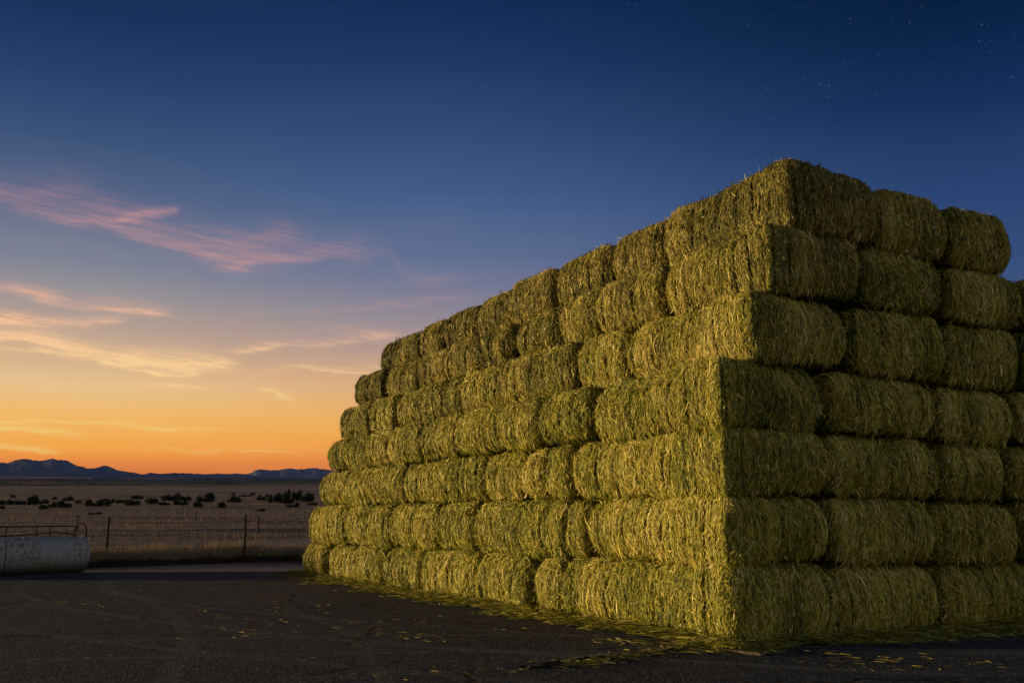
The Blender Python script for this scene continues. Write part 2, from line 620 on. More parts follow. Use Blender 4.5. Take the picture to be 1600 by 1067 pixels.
    o = mesh_obj('hay_bale', V, np.concatenate(F), [M_HAYBODY, M_HAY], None, np.concatenate(smf), np.concatenate(mid),
                 {'tone': np.concatenate(tones), 'dry': np.concatenate(dr_)})
    c = CORNER + SV * (Sc + dx) + TV * Tc
    o.location = (c[0], c[1], (zb + zt) / 2)
    o.rotation_euler = (0, 0, TH + yaw)
    return o


ORD = ['', 'first', 'second', 'third', 'fourth', 'fifth', 'sixth', 'seventh', 'eighth', 'ninth', 'tenth']
LAYER = ['', 'bottom layer', 'second layer up', 'third layer up', 'fourth layer up', 'fifth layer up', 'sixth layer up', 'top layer']
seed = 100
for k in range(1, 8):
    gr = random.Random(k * 31)
    edges = [gr.uniform(-.03, .07)] + sorted(LEFT[k])
    n_l = len(edges) - 1
    dry_l = [0, .03, .03, .06, .14, .32, .60, .85][k]
    old = [0, 0, 0, 0, .03, .07, .12, .15][k]
    for i in range(n_l):
        T0, T1 = edges[i], edges[i + 1]
        fc = {(0, -1): 1.0, (2, 1): .25}
        if i == 0:
            fc[(1, -1)] = 1.0
        else:
            fc[(1, -1)] = .35
        if i == n_l - 1:
            fc[(1, 1)] = .35
        if k == 7:
            fc[(2, 1)] = .6
        if i == 0 and k == 7:
            fc[(0, 1)] = .3
        dist = 11.6 + .85 * (T0 + T1) / 2
        dens = 8200 if dist < 14.5 else (6200 if dist < 18 else 4200)
        sw = .0060 * (dist / 12) ** .7
        o = make_bale(k, T0, T1, S0[k], S0[k] + RIGHT[k][0], seed, fc, dens, sw,
                      min(1, max(0, dry_l + gr.uniform(-.1, .12))), gr.uniform(-.09, .08) - old * (.5 + .06 * T0), dx=0 if i == 0 else gr.uniform(-.07, .06),
                      yaw=gr.uniform(-.012, .012) if i else 0, rh=gr.uniform(.16, .25), corner=(i == 0), gap=gr.uniform(.03, .075))
        seed += 1
        if i == 0:
            lab = 'long corner hay bale, ' + LAYER[k] + ', where the lit side meets the shaded front'
        elif i == n_l - 1:
            lab = 'rounded hay bale at the far left end of the ' + LAYER[k]
        else:
            lab = '%s yellow green hay bale, %s, %s back from the corner bale' % ('short' if T1 - T0 < 1.4 else 'lit', LAYER[k], ORD[i])
        tag(o, lab, 'hay bale', 'hay bales in the stack')
    ed = RIGHT[k]
    for j in range(len(ed) - 1):
        fc = {(1, -1): 1.0, (2, 1): .25 if k < 6 else .6, (0, -1): .15, (0, 1): .25}
        if k == 7 and j == len(ed) - 2:
            fc[(0, 1)] = .9
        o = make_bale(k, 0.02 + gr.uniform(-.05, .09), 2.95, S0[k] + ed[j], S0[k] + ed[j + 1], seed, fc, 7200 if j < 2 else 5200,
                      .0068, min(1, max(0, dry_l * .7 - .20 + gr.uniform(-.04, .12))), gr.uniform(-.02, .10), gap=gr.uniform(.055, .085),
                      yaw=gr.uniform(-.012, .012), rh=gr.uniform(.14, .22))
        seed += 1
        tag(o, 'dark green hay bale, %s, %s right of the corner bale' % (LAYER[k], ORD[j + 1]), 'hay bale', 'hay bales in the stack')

# ------------------------------------------------------------------ ground


def terr(x, y):
    x = np.asarray(x, float)
    y = np.asarray(y, float)
    s = (y - 33) / 4.0
    rise = .038 * 4.0 * np.logaddexp(0, s)
    f = np.clip((y - 36) / 40, 0, 1)
    P = np.stack([x * .012, y * .05, 0 * x], -1).reshape(-1, 3)
    P2 = np.stack([x * .05, y * .22, 0 * x + 5], -1).reshape(-1, 3)
    n1 = fbm(P, 3).reshape(x.shape)
    n2 = fbm(P2, 2).reshape(x.shape)
    return -.03 + rise + f * (n1 * .30 + n2 * .06) * np.clip(1 + y / 500, 1, 4)


yy = np.concatenate([np.linspace(-80, 24, 14), np.linspace(25, 60, 90), 60 * (3400 / 60) ** np.linspace(.004, 1, 240)])
xx = np.sinh(np.linspace(-5.3, 5.3, 150)) * 24
XX, YY = np.meshgrid(xx, yy, indexing='ij')
XX = XX * (1 + np.clip((YY - 100) / 2500, 0, .5))
ZZ = terr(XX, YY)
idx = np.arange(XX.size).reshape(XX.shape)
FF = np.stack([idx[:-1, :-1], idx[1:, :-1], idx[1:, 1:], idx[:-1, 1:]], -1).reshape(-1, 4)
m_, n_, b = material('dry_rangeland')
geo = n_.n('ShaderNodeNewGeometry')
mp = n_.n('ShaderNodeMapping')
mp.inputs['Scale'].default_value = (.035, .16, 0)
n_.put(mp.inputs[0], geo.outputs['Position'])
band1 = n_.noise(mp.outputs[0], 1.0, 6, .62, .3)
fine = n_.noise(geo.outputs['Position'], 6, 6, .7)
sp = n_.n('ShaderNodeSeparateXYZ')
n_.put(sp.inputs[0], geo.outputs['Position'])
c1 = n_.ramp(band1, [(.34, (.090, .062, .058)), (.45, (.205, .150, .136)), (.56, (.325, .242, .210)), (.66, (.185, .133, .120))])
c2 = n_.mix(n_.m('MULTIPLY', n_.step(fine, .35, .75), .6), c1, (.080, .058, .045))
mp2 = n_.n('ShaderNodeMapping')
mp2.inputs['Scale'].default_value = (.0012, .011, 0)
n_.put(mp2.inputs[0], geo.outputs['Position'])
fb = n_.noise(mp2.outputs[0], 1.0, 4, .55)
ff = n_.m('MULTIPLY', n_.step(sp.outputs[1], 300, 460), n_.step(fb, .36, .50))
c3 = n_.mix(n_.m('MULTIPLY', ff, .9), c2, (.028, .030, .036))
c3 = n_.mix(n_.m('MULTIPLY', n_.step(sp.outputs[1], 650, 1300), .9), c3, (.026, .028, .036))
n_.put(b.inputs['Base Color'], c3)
b.inputs['Roughness'].default_value = .95
b.inputs['Specular IOR Level'].default_value = .05
bp = n_.n('ShaderNodeBump')
bp.inputs['Strength'].default_value = .6
bp.inputs['Distance'].default_value = .15
n_.put(bp.inputs['Height'], fine)
n_.put(b.inputs['Normal'], bp.outputs[0])
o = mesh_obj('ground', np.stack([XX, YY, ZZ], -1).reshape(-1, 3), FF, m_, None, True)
tag(o, kind='structure')

# gravelly yard
ex = np.array((-60, -40, -25, -18, -14.2, -12.4, -10.6, -9.3, -8.2, -6.4, -3, 10, 40, 80), float)
ey = np.array((12, 17, 22, 25.5, 27.4, 28.4, 29.6, 30.8, 31.6, 32.4, 33.0, 33.0, 33, 33), float)


def edge(x):
    x = np.asarray(x, float)
    P = np.stack([x * .7, 0 * x, 0 * x], -1).reshape(-1, 3)
    return np.interp(x, ex, ey) + .18 * fbm(P, 3).reshape(x.shape)


xs = np.concatenate([np.linspace(-60, -16, 20), np.linspace(-15.5, 12, 130), np.linspace(13, 60, 15)])
vs = np.linspace(0, 1, 160)
GX, GV = np.meshgrid(xs, vs, indexing='ij')
GY = -20 + (edge(GX) + 20) * GV
PP = np.stack([GX * .5, GY * .5, 0 * GX], -1).reshape(-1, 3)
GZ = .002 + 0.004 * fbm(PP * 1.5, 2).reshape(GX.shape) - .02 * (GV > .999)
idx = np.arange(GX.size).reshape(GX.shape)
FF = np.stack([idx[:-1, :-1], idx[1:, :-1], idx[1:, 1:], idx[:-1, 1:]], -1).reshape(-1, 4)
m_, n_, b = material('worn_asphalt')
geo = n_.n('ShaderNodeNewGeometry')
pos = geo.outputs['Position']
big = n_.noise(pos, .45, 5, .6, .5)
mid_ = n_.noise(pos, 5, 5, .65)
grit = n_.n('ShaderNodeTexVoronoi', feature='F1')
n_.put(grit.inputs['Vector'], pos)
grit.inputs['Scale'].default_value = 45
gs = n_.n('ShaderNodeSeparateColor')
n_.put(gs.inputs[0], grit.outputs['Color'])
ca = n_.ramp(big, [(.3, (.010, .015, .030)), (.52, (.020, .028, .052)), (.7, (.034, .043, .070))])
cb = n_.mix(n_.step(mid_, .36, .62), ca, (.016, .017, .021))
cc = n_.mix(n_.m('MULTIPLY', n_.m('GREATER_THAN', gs.outputs[0], .88), .7), cb, (.15, .15, .165))
spy = n_.n('ShaderNodeSeparateXYZ')
n_.put(spy.inputs[0], pos)
nb = n_.noise(pos, .25, 3, .5)
trsum = 0.0
for (cx_, cy_, rr_, w_, k_) in [(9.0, 30.0, 19.2, .13, .55), (9.0, 30.0, 20.9, .13, .50), (-30., 4., 27.5, .14, .45), (-30., 4., 29.3, .14, .45), (2., -26., 37.2, .12, .5), (2., -26., 38.8, .12, .45), (14, 38, 30.2, .15, .4), (14, 38, 32.0, .15, .4)]:
    dx_ = n_.m('SUBTRACT', spy.outputs[0], cx_)
    dy_ = n_.m('SUBTRACT', spy.outputs[1], cy_)
    rad_ = n_.m('SQRT', n_.m('ADD', n_.m('MULTIPLY', dx_, dx_), n_.m('MULTIPLY', dy_, dy_)))
    d_ = n_.m('ABSOLUTE', n_.m('ADD', n_.m('SUBTRACT', rad_, rr_), n_.m('MULTIPLY', n_.m('SUBTRACT', nb, .5), .8)))
    tr_ = n_.m('MULTIPLY', n_.step(d_, w_, w_ * .5), n_.step(mid_, .35, .62))
    trsum = n_.m('MAXIMUM', trsum, tr_)
    cc = n_.mix(n_.m('MULTIPLY', tr_, k_ + .2), cc, (.080, .082, .092))
dust = n_.step(n_.noise(pos, .16, 6, .66, .8), .48, .68)
cc = n_.mix(n_.m('MULTIPLY', dust, .55), cc, (.052, .050, .054))
# cracks
ck = n_.n('ShaderNodeTexVoronoi', feature='DISTANCE_TO_EDGE')
wv = n_.n('ShaderNodeVectorMath', operation='ADD')
nzc = n_.n('ShaderNodeTexNoise')
nzc.inputs['Scale'].default_value = 1.3
nzc.inputs['Detail'].default_value = 5
n_.put(nzc.inputs['Vector'], pos)
sc_ = n_.n('ShaderNodeVectorMath', operation='SCALE')
n_.put(sc_.inputs[0], nzc.outputs['Color'])
sc_.inputs['Scale'].default_value = .9
n_.put(wv.inputs[0], pos)
n_.put(wv.inputs[1], sc_.outputs[0])
n_.put(ck.inputs['Vector'], wv.outputs[0])
ck.inputs['Scale'].default_value = .28
crk = n_.m('MULTIPLY', n_.m('SUBTRACT', 1.0, n_.step(ck.outputs['Distance'], .002, .013)), n_.step(n_.noise(pos, .5, 2, .5), .42, .52))
cd_ = n_.mix(crk, cc, (.006, .006, .007))
n_.put(b.inputs['Base Color'], cd_)
b.inputs['Roughness'].default_value = .85
b.inputs['Specular IOR Level'].default_value = .18
bp = n_.n('ShaderNodeBump')
bp.inputs['Strength'].default_value = 1.0
bp.inputs['Distance'].default_value = .035
rel_ = n_.noise(pos, 1.7, 4, .6, .4)
bp0 = n_.n('ShaderNodeBump')
bp0.inputs['Strength'].default_value = .8
bp0.inputs['Distance'].default_value = .07
n_.put(bp0.inputs['Height'], n_.m('SUBTRACT', rel_, n_.m('MULTIPLY', trsum, .35)))
n_.put(bp.inputs['Normal'], bp0.outputs[0])
hh = n_.m('SUBTRACT', n_.m('ADD', n_.m('MULTIPLY', grit.outputs['Distance'], -.5), n_.m('MULTIPLY', mid_, 1.6)), n_.m('MULTIPLY', crk, 1.5))
n_.put(bp.inputs['Height'], hh)
n_.put(b.inputs['Normal'], bp.outputs[0])
o = mesh_obj('yard', np.stack([GX, GY, GZ], -1).reshape(-1, 3), FF, m_, None, True)
tag(o, kind='structure')

# low dirt bank along the edge of the yard
xs = np.linspace(-40, 20, 700)
ed_ = edge(xs)
M_SOIL = simple('dark_soil', (.012, .011, .010), .95, spec=.05, nscale=8, c2=(.035, .028, .023))
V, F = [], []
prof = [(-.12, -.03), (.02, .03), (.20, .10), (.42, .15), (.70, .13), (1.05, .05), (1.4, -.05)]
for a_, (dy, z) in enumerate(prof):
    P = np.stack([xs * 2.2, 0 * xs + a_ * .7, 0 * xs], -1)
    nz = fbm(P, 3)
    nz2 = fbm(P * np.array((.25, 1, 1)) + 30, 2)
    V.append(np.stack([xs, ed_ + dy * (1 + .3 * nz2), z * (1 + .8 * nz) + .0 * xs], -1))
V = np.stack(V, 1)
idx = np.arange(len(xs) * len(prof)).reshape(len(xs), len(prof))
FF = np.stack([idx[:-1, :-1], idx[1:, :-1], idx[1:, 1:], idx[:-1, 1:]], -1).reshape(-1, 4)
o = mesh_obj('dirt_bank', V.reshape(-1, 3), FF, M_SOIL, None, True)
tag(o, kind='structure')


# mountains
def mountains(name, pts, D, mat, sd_):
    az_ = np.array([p_[0] for p_ in pts])
    te = np.array([p_[1] for p_ in pts])
    a_ = np.linspace(az_[0], az_[-1], 900)
    t_ = np.interp(a_, az_, te)
    P = np.stack([a_ * 2.4, 0 * a_ + sd_, 0 * a_], -1)
    t_ = t_ + .0009 * fbm(P, 5) + .0013 * np.abs(fbm(P * 2.6 + 7, 4)) - .0002
    rows = []
    for q in np.linspace(-1, 1, 25):
        r_ = D + (600 * q if q < 0 else 900 * q)
        env = (1 - abs(q)) ** 1.15
        P = np.stack([a_ * 2.0, 0 * a_ + q * 4 + sd_, 0 * a_], -1)
        rug = 1 + (.20 * fbm(P, 3)) * (abs(q) > .02) * min(1, abs(q) * 4)
        base_ = .031 * D
        zr_ = EYE + t_ * D
        z = base_ + np.maximum(zr_ - base_, 2) * env * rug
        rows.append(np.stack([np.sin(np.radians(a_)) * r_, np.cos(np.radians(a_)) * r_, z], -1))
    V = np.stack(rows, 1)
    idx = np.arange(V.shape[0] * V.shape[1]).reshape(V.shape[:2])
    F = np.stack([idx[:-1, :-1], idx[1:, :-1], idx[1:, 1:], idx[:-1, 1:]], -1).reshape(-1, 4)
    o = mesh_obj(name, V.reshape(-1, 3), F, mat, None, True)
    tag(o, kind='structure')


M_ROCK = simple('mountain_rock', (.085, .085, .105), .95, spec=.0, nscale=.004, c2=(.10, .10, .12))
mountains('mountain_range', [(-56, .036), (-52, .050), (-45, .046), (-38, .052), (-32, .045), (-28, .048), (-26.31, .047), (-26.02, .0465), (-25.69, .0494), (-25.23, .0505), (-24.73, .0493), (-24.35, .0497),
                             (-23.95, .0518), (-23.55, .0503), (-23.22, .0498), (-22.95, .0477), (-22.67, .0455), (-22.29, .0434), (-21.87, .0441), (-21.48, .0465),
                             (-21.2, .0454), (-20.79, .0427), (-20.32, .0411), (-20.01, .0406), (-19.63, .0395), (-19.22, .0402), (-18.74, .0397), (-18.11, .0405),
                             (-17.47, .0401), (-16.17, .0400), (-15.2, .0398), (-13, .0385), (-11, .037)], 4300, M_ROCK, 3)
mountains('distant_range', [(-22, .037), (-18, .0402), (-16.2, .0402), (-15.19, .0403), (-14.69, .0409), (-14.26, .0407), (-13.94, .0437), (-13.61, .045), (-12.7, .0445), (-12.13, .0461), (-11.69, .045),
                            (-11.11, .0466), (-10.6, .0461), (-10.15, .0455), (-9.12, .0439), (-7, .0429), (-3, .045), (3, .041), (10, .046), (20, .042), (30, .045), (38, .036)], 5200, M_ROCK, 11)

# ------------------------------------------------------------------ desert shrubs
M_SHRUB = simple('shrub_leaves', (.010, .014, .008), .9, spec=.05, nscale=2.5, c2=(.022, .028, .014))
SH = [(-49.7, 103.5, 2.45, .51), (-43.5, 89.0, .44, .28), (-58.9, 120.3, .67, .3), (-46.4, 101.2, 1.07, .82), (-50.2, 111.3, 1.04, .55),
      (-39.5, 87.3, .87, .43), (-40.3, 92.7, 2.19, .52), (-38.5, 94.7, 1.3, .53), (-37.1, 94.7, 1.18, .65), (-41.2, 108.6, 1.35, .47),
      (-46.7, 117.2, .73, .36), (-48.1, 123.7, .69, .31), (-35.3, 96.8, 1.62, .48), (-69.1, 143.7, .89, .45), (-59.2, 135.0, .67, .34),
      (-54.2, 127.2, 1.27, .47), (-46.4, 111.3, .62, .35), (-51.3, 123.7, .69, .23), (-48.6, 135.0, 1.43, .5), (-35.8, 103.5, 1.61, .58),
      (-41.9, 127.2, 1.9, .79), (-42.2, 131.0, 1.47, .9), (-39.8, 127.2, 1.03, .63), (-32.3, 96.8, .84, .3), (-30.7, 96.8, 1.08, .42),
      (-27.7, 92.7, .86, .52), (-36.0, 120.3, 1.2, .67), (-34.7, 120.3, 1.79, .97), (-25.8, 92.7, .98, .4), (-29.0, 108.6, 1.28, .61),
      (-44.1, 165.1, .62, .41), (-41.0, 159.2, 1.78, .25), (-41.1, 165.1, 1.03, .41), (-30.7, 127.2, .95, .63), (-37.1, 159.2, .99, .4),
      (-23.9, 106.0, 2.1, .85), (-26.7, 127.2, 2.5, 1.3), (-21.9, 101.2, 1.13, .75), (-19.4, 92.7, .81, .4), (-21.8, 111.3, 1.31, .97),
      (-18.5, 96.8, .84, .3), (-20.5, 85.6, .85, .16), (-30.8, 76.8, .62, .12), (-30.8, 78.1, .49, .12)]
rows = {'near': [], 'middle': [], 'far': []}
for s_ in SH:
    rows['near' if s_[1] < 98 else ('middle' if s_[1] < 122 else 'far')].append(s_)
TENS = ['', 'first', 'second', 'third', 'fourth', 'fifth', 'sixth', 'seventh', 'eighth', 'ninth', 'tenth', 'eleventh', 'twelfth', 'thirteenth',
        'fourteenth', 'fifteenth', 'sixteenth', 'seventeenth', 'eighteenth', 'nineteenth', 'twentieth']
for rn, lst in rows.items():
    lst.sort(key=lambda q: q[0] / q[1])
    for i, (x, y, wd, ht) in enumerate(lst):
        wd, ht = wd * 1.12, ht * 1.15
        g = np.random.default_rng(int(900 + abs(x) * 10 + y))
        ns = max(2, int(2 + wd * 2.2))
        V, F = [], []
        for q in range(ns):
            cx = g.uniform(-.5, .5) * wd * .85
            rad = wd / ns * g.uniform(.4, 1.0) + .08
            hb = ht * g.uniform(.5, 1.1) * (1 - .4 * (abs(cx) / (wd * .5)) ** 2)
            n = int(420 * (wd * ht) / ns / .5) + 110
            d = g.normal(size=(n, 3))
            d /= np.linalg.norm(d, axis=1, keepdims=True)
            rr = (g.uniform(.5, 1.0, n) + (g.random(n) > .85) * g.uniform(0, .35, n))[:, None]
            c = d * rr * np.array((rad, rad, hb * .55)) + np.array((cx, g.uniform(-.2, .2) * wd, hb * .5))
            c[:, 2] = np.maximum(c[:, 2], -.02)
            s1 = g.normal(size=(n, 3))
            s1 /= np.linalg.norm(s1, axis=1, keepdims=True)
            s2 = np.cross(s1, d)
            sz = g.uniform(.025, .075, n)[:, None]
            b0 = len(V) and sum(len(v) for v in V)
            V.append(np.stack([c - s1 * sz, c + s2 * sz, c + s1 * sz * 1.3, c - s2 * sz], 1).reshape(-1, 3))
            F.append(np.arange(4 * n).reshape(n, 4) + b0)
        o = mesh_obj('desert_shrub', np.concatenate(V), np.concatenate(F), M_SHRUB)
        o.location = (x, y, float(terr(x, y)) + .02)
        shape = 'low flat' if ht < wd * .32 else ('rounded' if wd < 1.5 else 'broad clumped')
        tag(o, '%s dark shrub, %s from the left in the %s row of the plain' % (shape, TENS[i + 1], rn), 'shrub', 'dark shrubs scattered over the dry plain')

# far scrub line
g = np.random.default_rng(5)
n = 26000
rr = g.choice([430., 560., 820., 1300., 2100.], n, p=[.12, .2, .26, .24, .18]) * g.uniform(.97, 1.03, n)
a_ = g.uniform(-50, 40, n)
keep = vnoise(np.stack([a_ * .55, rr * .02, 0 * a_], -1)) > -.15
rr, a_ = rr[keep], a_[keep]
x = np.sin(np.radians(a_)) * rr
y = np.cos(np.radians(a_)) * rr
z = terr(x, y)
n = len(x)
hgt = g.uniform(.3, 1.0, n) * rr / 1100
wd = hgt * g.uniform(1.5, 4, n)
c = np.stack([x, y, z], -1)
th = g.uniform(0, 3.14, n)
hd = np.stack([np.cos(th), np.sin(th), 0 * th], -1) * (wd / 2)[:, None]
up = np.stack([0 * th, 0 * th, hgt], -1)
hv = np.stack([-np.sin(th), np.cos(th), 0 * th], -1) * (wd / 2)[:, None]
V = np.stack([c - hd, c + hv, c + hd, c - hv, c - hd * .6 + up * .7, c + hv * .7 + up, c + hd * .55 + up * .85, c - hv * .6 + up * .9], 1).reshape(-1, 3)
b8 = np.arange(n)[:, None, None] * 8
FF = (b8 + np.array([(0, 1, 5, 4), (1, 2, 6, 5), (2, 3, 7, 6), (3, 0, 4, 7), (4, 5, 6, 7)])[None]).reshape(-1, 4)
o = mesh_obj('distant_scrub', V, FF, M_SHRUB)
tag(o, kind='stuff')


# ------------------------------------------------------------------ blades and stalks on the ground
def blades(name, x, y, z, h, lean, wdt, mat, attrs=None):
    n = len(x)
    g = np.random.default_rng(len(x))
    th = g.uniform(0, 6.283, n)
    ld = g.uniform(0, 6.283, n)
    c = np.stack([x, y, z], -1)
    s_ = np.stack([np.cos(th), np.sin(th), 0 * th], -1) * (wdt / 2)[:, None]
    l_ = np.stack([np.cos(ld), np.sin(ld), 0 * ld], -1) * (lean * h)[:, None]
    u_ = np.stack([0 * th, 0 * th, h], -1)
    V = np.stack([c - s_, c + s_, c + u_ * .6 + l_ * .4 + s_ * .8, c + u_ * .6 + l_ * .4 - s_ * .8,
                  c + u_ + l_ + s_ * .25, c + u_ + l_ - s_ * .25], 1).reshape(-1, 3)
    b6 = np.arange(n)[:, None, None] * 6
    FF = (b6 + np.array([(0, 1, 2, 3), (3, 2, 4, 5)])[None]).reshape(-1, 4)
    at_ = {k_: np.repeat(v_, 6) for k_, v_ in (attrs or {}).items()}
    return mesh_obj(name, V, FF, mat, None, False, None, at_)


m_, n_, b = material('dry_grass')
at_ = n_.n('ShaderNodeAttribute', attribute_name='tone')
n_.put(b.inputs['Base Color'], n_.ramp(at_.outputs['Fac'], [(0, (.07, .05, .035)), (.5, (.19, .13, .085)), (1, (.34, .25, .16))]))
b.inputs['Roughness'].default_value = .8
b.inputs['Specular IOR Level'].default_value = .1
M_GRASS = m_
g = np.random.default_rng(21)
# tall band by the fence
n = 90000
x = g.uniform(-24, 3, n)
y = edge(x) + 1.0 + np.abs(g.normal(0, 1.6, n))
cl_ = vnoise(np.stack([x * 1.3, y * 1.3, 0 * x], -1)) + .6 * vnoise(np.stack([x * .35, y * .3, 0 * x + 9], -1))
keep = cl_ > g.normal(.05, .35, n)
x, y, cl_ = x[keep], y[keep], cl_[keep]
h = (.12 + .26 * np.clip(cl_ + .3, 0, 1.2)) * g.uniform(.5, 1.4, len(x))
o = blades('tall_dry_grass', x, y, terr(x, y), h, g.uniform(.1, .6, len(x)), np.full(len(x), .012), M_GRASS, {'tone': np.clip(.55 + .3 * cl_ + g.normal(0, .18, len(x)), 0, 1)})
tag(o, kind='stuff')
# short field grass thinning out with distance
n = 150000
y = 33 + 110 * g.random(n) ** 1.9
x = g.uniform(-.75, .12, n) * (y + 8)
cl_ = vnoise(np.stack([x * .30, y * .9, 0 * x], -1)) + .5 * vnoise(np.stack([x * .06, y * .3, 0 * x + 9], -1))
keep = cl_ > g.normal(.0, .3, n)
x, y, cl_ = x[keep], y[keep], cl_[keep]
h = g.uniform(.05, .17, len(x))
o = blades('field_grass', x, y, terr(x, y), h, g.uniform(.2, 1., len(x)), .012 * (y / 33) ** .8, M_GRASS, {'tone': np.clip(.42 + .25 * cl_ + g.normal(0, .2, len(x)), 0, 1)})
tag(o, kind='stuff')
# dark weeds on the bank
n = 16000
x = g.uniform(-13.5, 3, n)
y = edge(x) + g.uniform(.05, 1.3, n)
keep = vnoise(np.stack([x * 1.7, y * 1.7, 0 * x], -1)) > .05
x, y = x[keep], y[keep]
M_WEED = simple('bank_weeds', (.022, .020, .012), .9, spec=.05, nscale=3, c2=(.055, .045, .025))
o = blades('bank_weeds', x, y, .08 + 0 * x, g.uniform(.04, .20, len(x)), g.uniform(.2, 1.2, len(x)), np.full(len(x), .014), M_WEED)
tag(o, kind='stuff')


def straw(name, P, ang, L, wdt, tone, seed_, dry=.2, lift=.01):
    """bent stalks lying on the ground"""
    g = np.random.default_rng(seed_)
    n = len(P)
    seg = 4
    curl = g.normal(0, .45, n)
    pts = []
    q = P.copy()
    a0 = ang
    rise = g.uniform(0, lift, n)
    for i in range(seg + 1):
        t = i / seg
        pp = q.copy()
        pp[:, 2] = q[:, 2] + rise * math.sin(math.pi * t)
        pts.append(pp)
        aa = a0 + curl * (t - .5)
        q = q + np.stack([np.cos(aa), np.sin(aa), 0 * aa], -1) * (L / seg)[:, None]
    PT = np.stack(pts, 1)
    T = np.gradient(PT, axis=1)
    T /= np.linalg.norm(T, axis=2, keepdims=True) + 1e-9
    sd_ = np.cross(T, np.array((0, 0, 1.)))
    roll = g.uniform(-1.1, 1.1, n)[:, None, None]
    sd_ = sd_ * np.cos(roll) + np.array((0, 0, 1.)) * np.sin(roll)
    wv_ = (wdt * .5)[:, None, None] * np.array((.5, 1, 1, .9, .4))[None, :, None]
    V = np.stack([PT - sd_ * wv_, PT + sd_ * wv_], 2).reshape(-1, 3)
    i0 = (np.arange(n) * (2 * (seg + 1)))[:, None, None] + (np.arange(seg) * 2)[None, :, None]
    FF = (i0 + np.array((0, 1, 3, 2))[None, None, :]).reshape(-1, 4)
    o = mesh_obj(name, V, FF, M_HAY, None, True, None, {'tone': np.repeat(np.clip(tone, 0, 1), 2 * (seg + 1)), 'dry': np.full(len(V), dry)})
    tag(o, kind='stuff')
    return o


g = np.random.default_rng(33)
# drift of loose hay against the foot of the stack (lit side)
n = 13000
T = g.uniform(-.3, 16.4, n)
d = np.abs(g.normal(0, 1, n))
wig = .13 + .20 * vnoise(np.stack([T * 1.1, 0 * T, 0 * T], -1)) + .12 * vnoise(np.stack([T * 4, 0 * T, 0 * T + 3], -1))
S = -.02 - d * np.clip(wig, .08, 1) * (.75 + .35 * (T > 8))
P = CORNER + S[:, None] * SV + T[:, None] * TV
P[:, 2] = .012 + np.clip(.14 - .5 * -S, 0, .14) * g.random(n)
straw('loose_hay', P, TH + np.pi / 2 + g.normal(0, .9, n), g.uniform(.06, .28, n), g.uniform(.005, .010, n), .34 + g.normal(0, .2, n), 1, .5, .03)
n = 9000
S = g.uniform(-.2, 7.2, n)
T = -.02 - np.abs(g.normal(0, .16, n)) * (1 + .8 * vnoise(np.stack([S * 1.3, 0 * S, 0 * S], -1)))
P = CORNER + S[:, None] * SV + T[:, None] * TV
P[:, 2] = .010 + np.clip(.10 + .4 * T, 0, .1) * g.random(n)
straw('loose_hay', P, TH + g.normal(0, 1., n), g.uniform(.05, .25, n), g.uniform(.005, .010, n), .34 + g.normal(0, .18, n), 2, .4, .03)
# thin scatter and drifts over the yard
pieces = []
n = 2600
x = g.uniform(-14, 9, n)
y = 6 + 22 * g.random(n) ** 1.2
keep = (vnoise(np.stack([x * .5, y * .35, 0 * x], -1)) > .12)
pieces.append((np.stack([x, y, 0 * x + .008], -1)[keep], g.normal(-.35, .5, keep.sum()), g.uniform(.02, .10, keep.sum())))
# swept lines left by tyres
for (ax, ay, bx, by, nn, sp_) in [(.48, 10.13, 1.93, 11.49, 1100, .07), (-1.42, 9.34, .48, 10.13, 160, .12), (-8.1, 17.9, -7.3, 17.4, 60, .05), (-7.1, 17.3, -6.4, 16.6, 30, .05),
                                  (-4.8, 16.1, -3.9, 14.6, 60, .05), (-3.88, 14., -3.0, 12.5, 60, .08), (-3.2, 15.0, -1.4, 14.0, 120, .5), (-3.4, 17.5, -2.6, 16.4, 40, .08),
                                  (1.1, 12.2, 2.2, 11.2, 260, .12), (2.6, 10.7, 4.4, 10.2, 90, .2), (3.0, 9.8, 4.6, 10.6, 60, .15), (-1.8, 12.9, -.6, 12.2, 80, .15), (-5.3, 26.8, -4.7, 24.6, 500, .18)]:
    nn = int(nn * .8)
    t = g.random(nn)
    px = ax + (bx - ax) * t + g.normal(0, sp_ * 1.6, nn)
    py = ay + (by - ay) * t + g.normal(0, sp_ * 1.6, nn)
    pieces.append((np.stack([px, py, .008 + .02 * g.random(nn)], -1), math.atan2(by - ay, bx - ax) + g.normal(0, .8, nn), g.uniform(.03, .17, nn)))
P = np.concatenate([q[0] for q in pieces])
A = np.concatenate([q[1] for q in pieces])
L = np.concatenate([q[2] for q in pieces])
straw('scattered_straw', P, A, L, np.full(len(P), .0045), .44 + g.normal(0, .22, len(P)), 3, .8, .006)
# raised seam of packed dirt and chaff running from the corner of the stack
V, F = [], []
sx = np.linspace(0, 1, 90)
bx_ = .1 + sx * 2.1
by_ = 9.95 + sx * 1.62 + .10 * fbm(np.stack([sx * 9, 0 * sx, 0 * sx], -1), 3)
prof = [(-.10, -.004), (-.05, .010), (0, .028), (.04, .018), (.09, -.004)]
V = np.stack([np.stack([bx_ + dd * -.55, by_ + dd, np.maximum(zz * (1 + .9 * fbm(np.stack([sx * 30, 0 * sx + dd * 9, 0 * sx], -1), 2)), -.004 if abs(dd) > .08 else .006)], -1) for dd, zz in prof], 1)
idx = np.arange(90 * 5).reshape(90, 5)
FF = np.stack([idx[:-1, :-1], idx[1:, :-1], idx[1:, 1:], idx[:-1, 1:]], -1).reshape(-1, 4)
o = mesh_obj('dirt_seam', V.reshape(-1, 3), FF, M_SOIL, None, True)
tag(o, kind='structure')

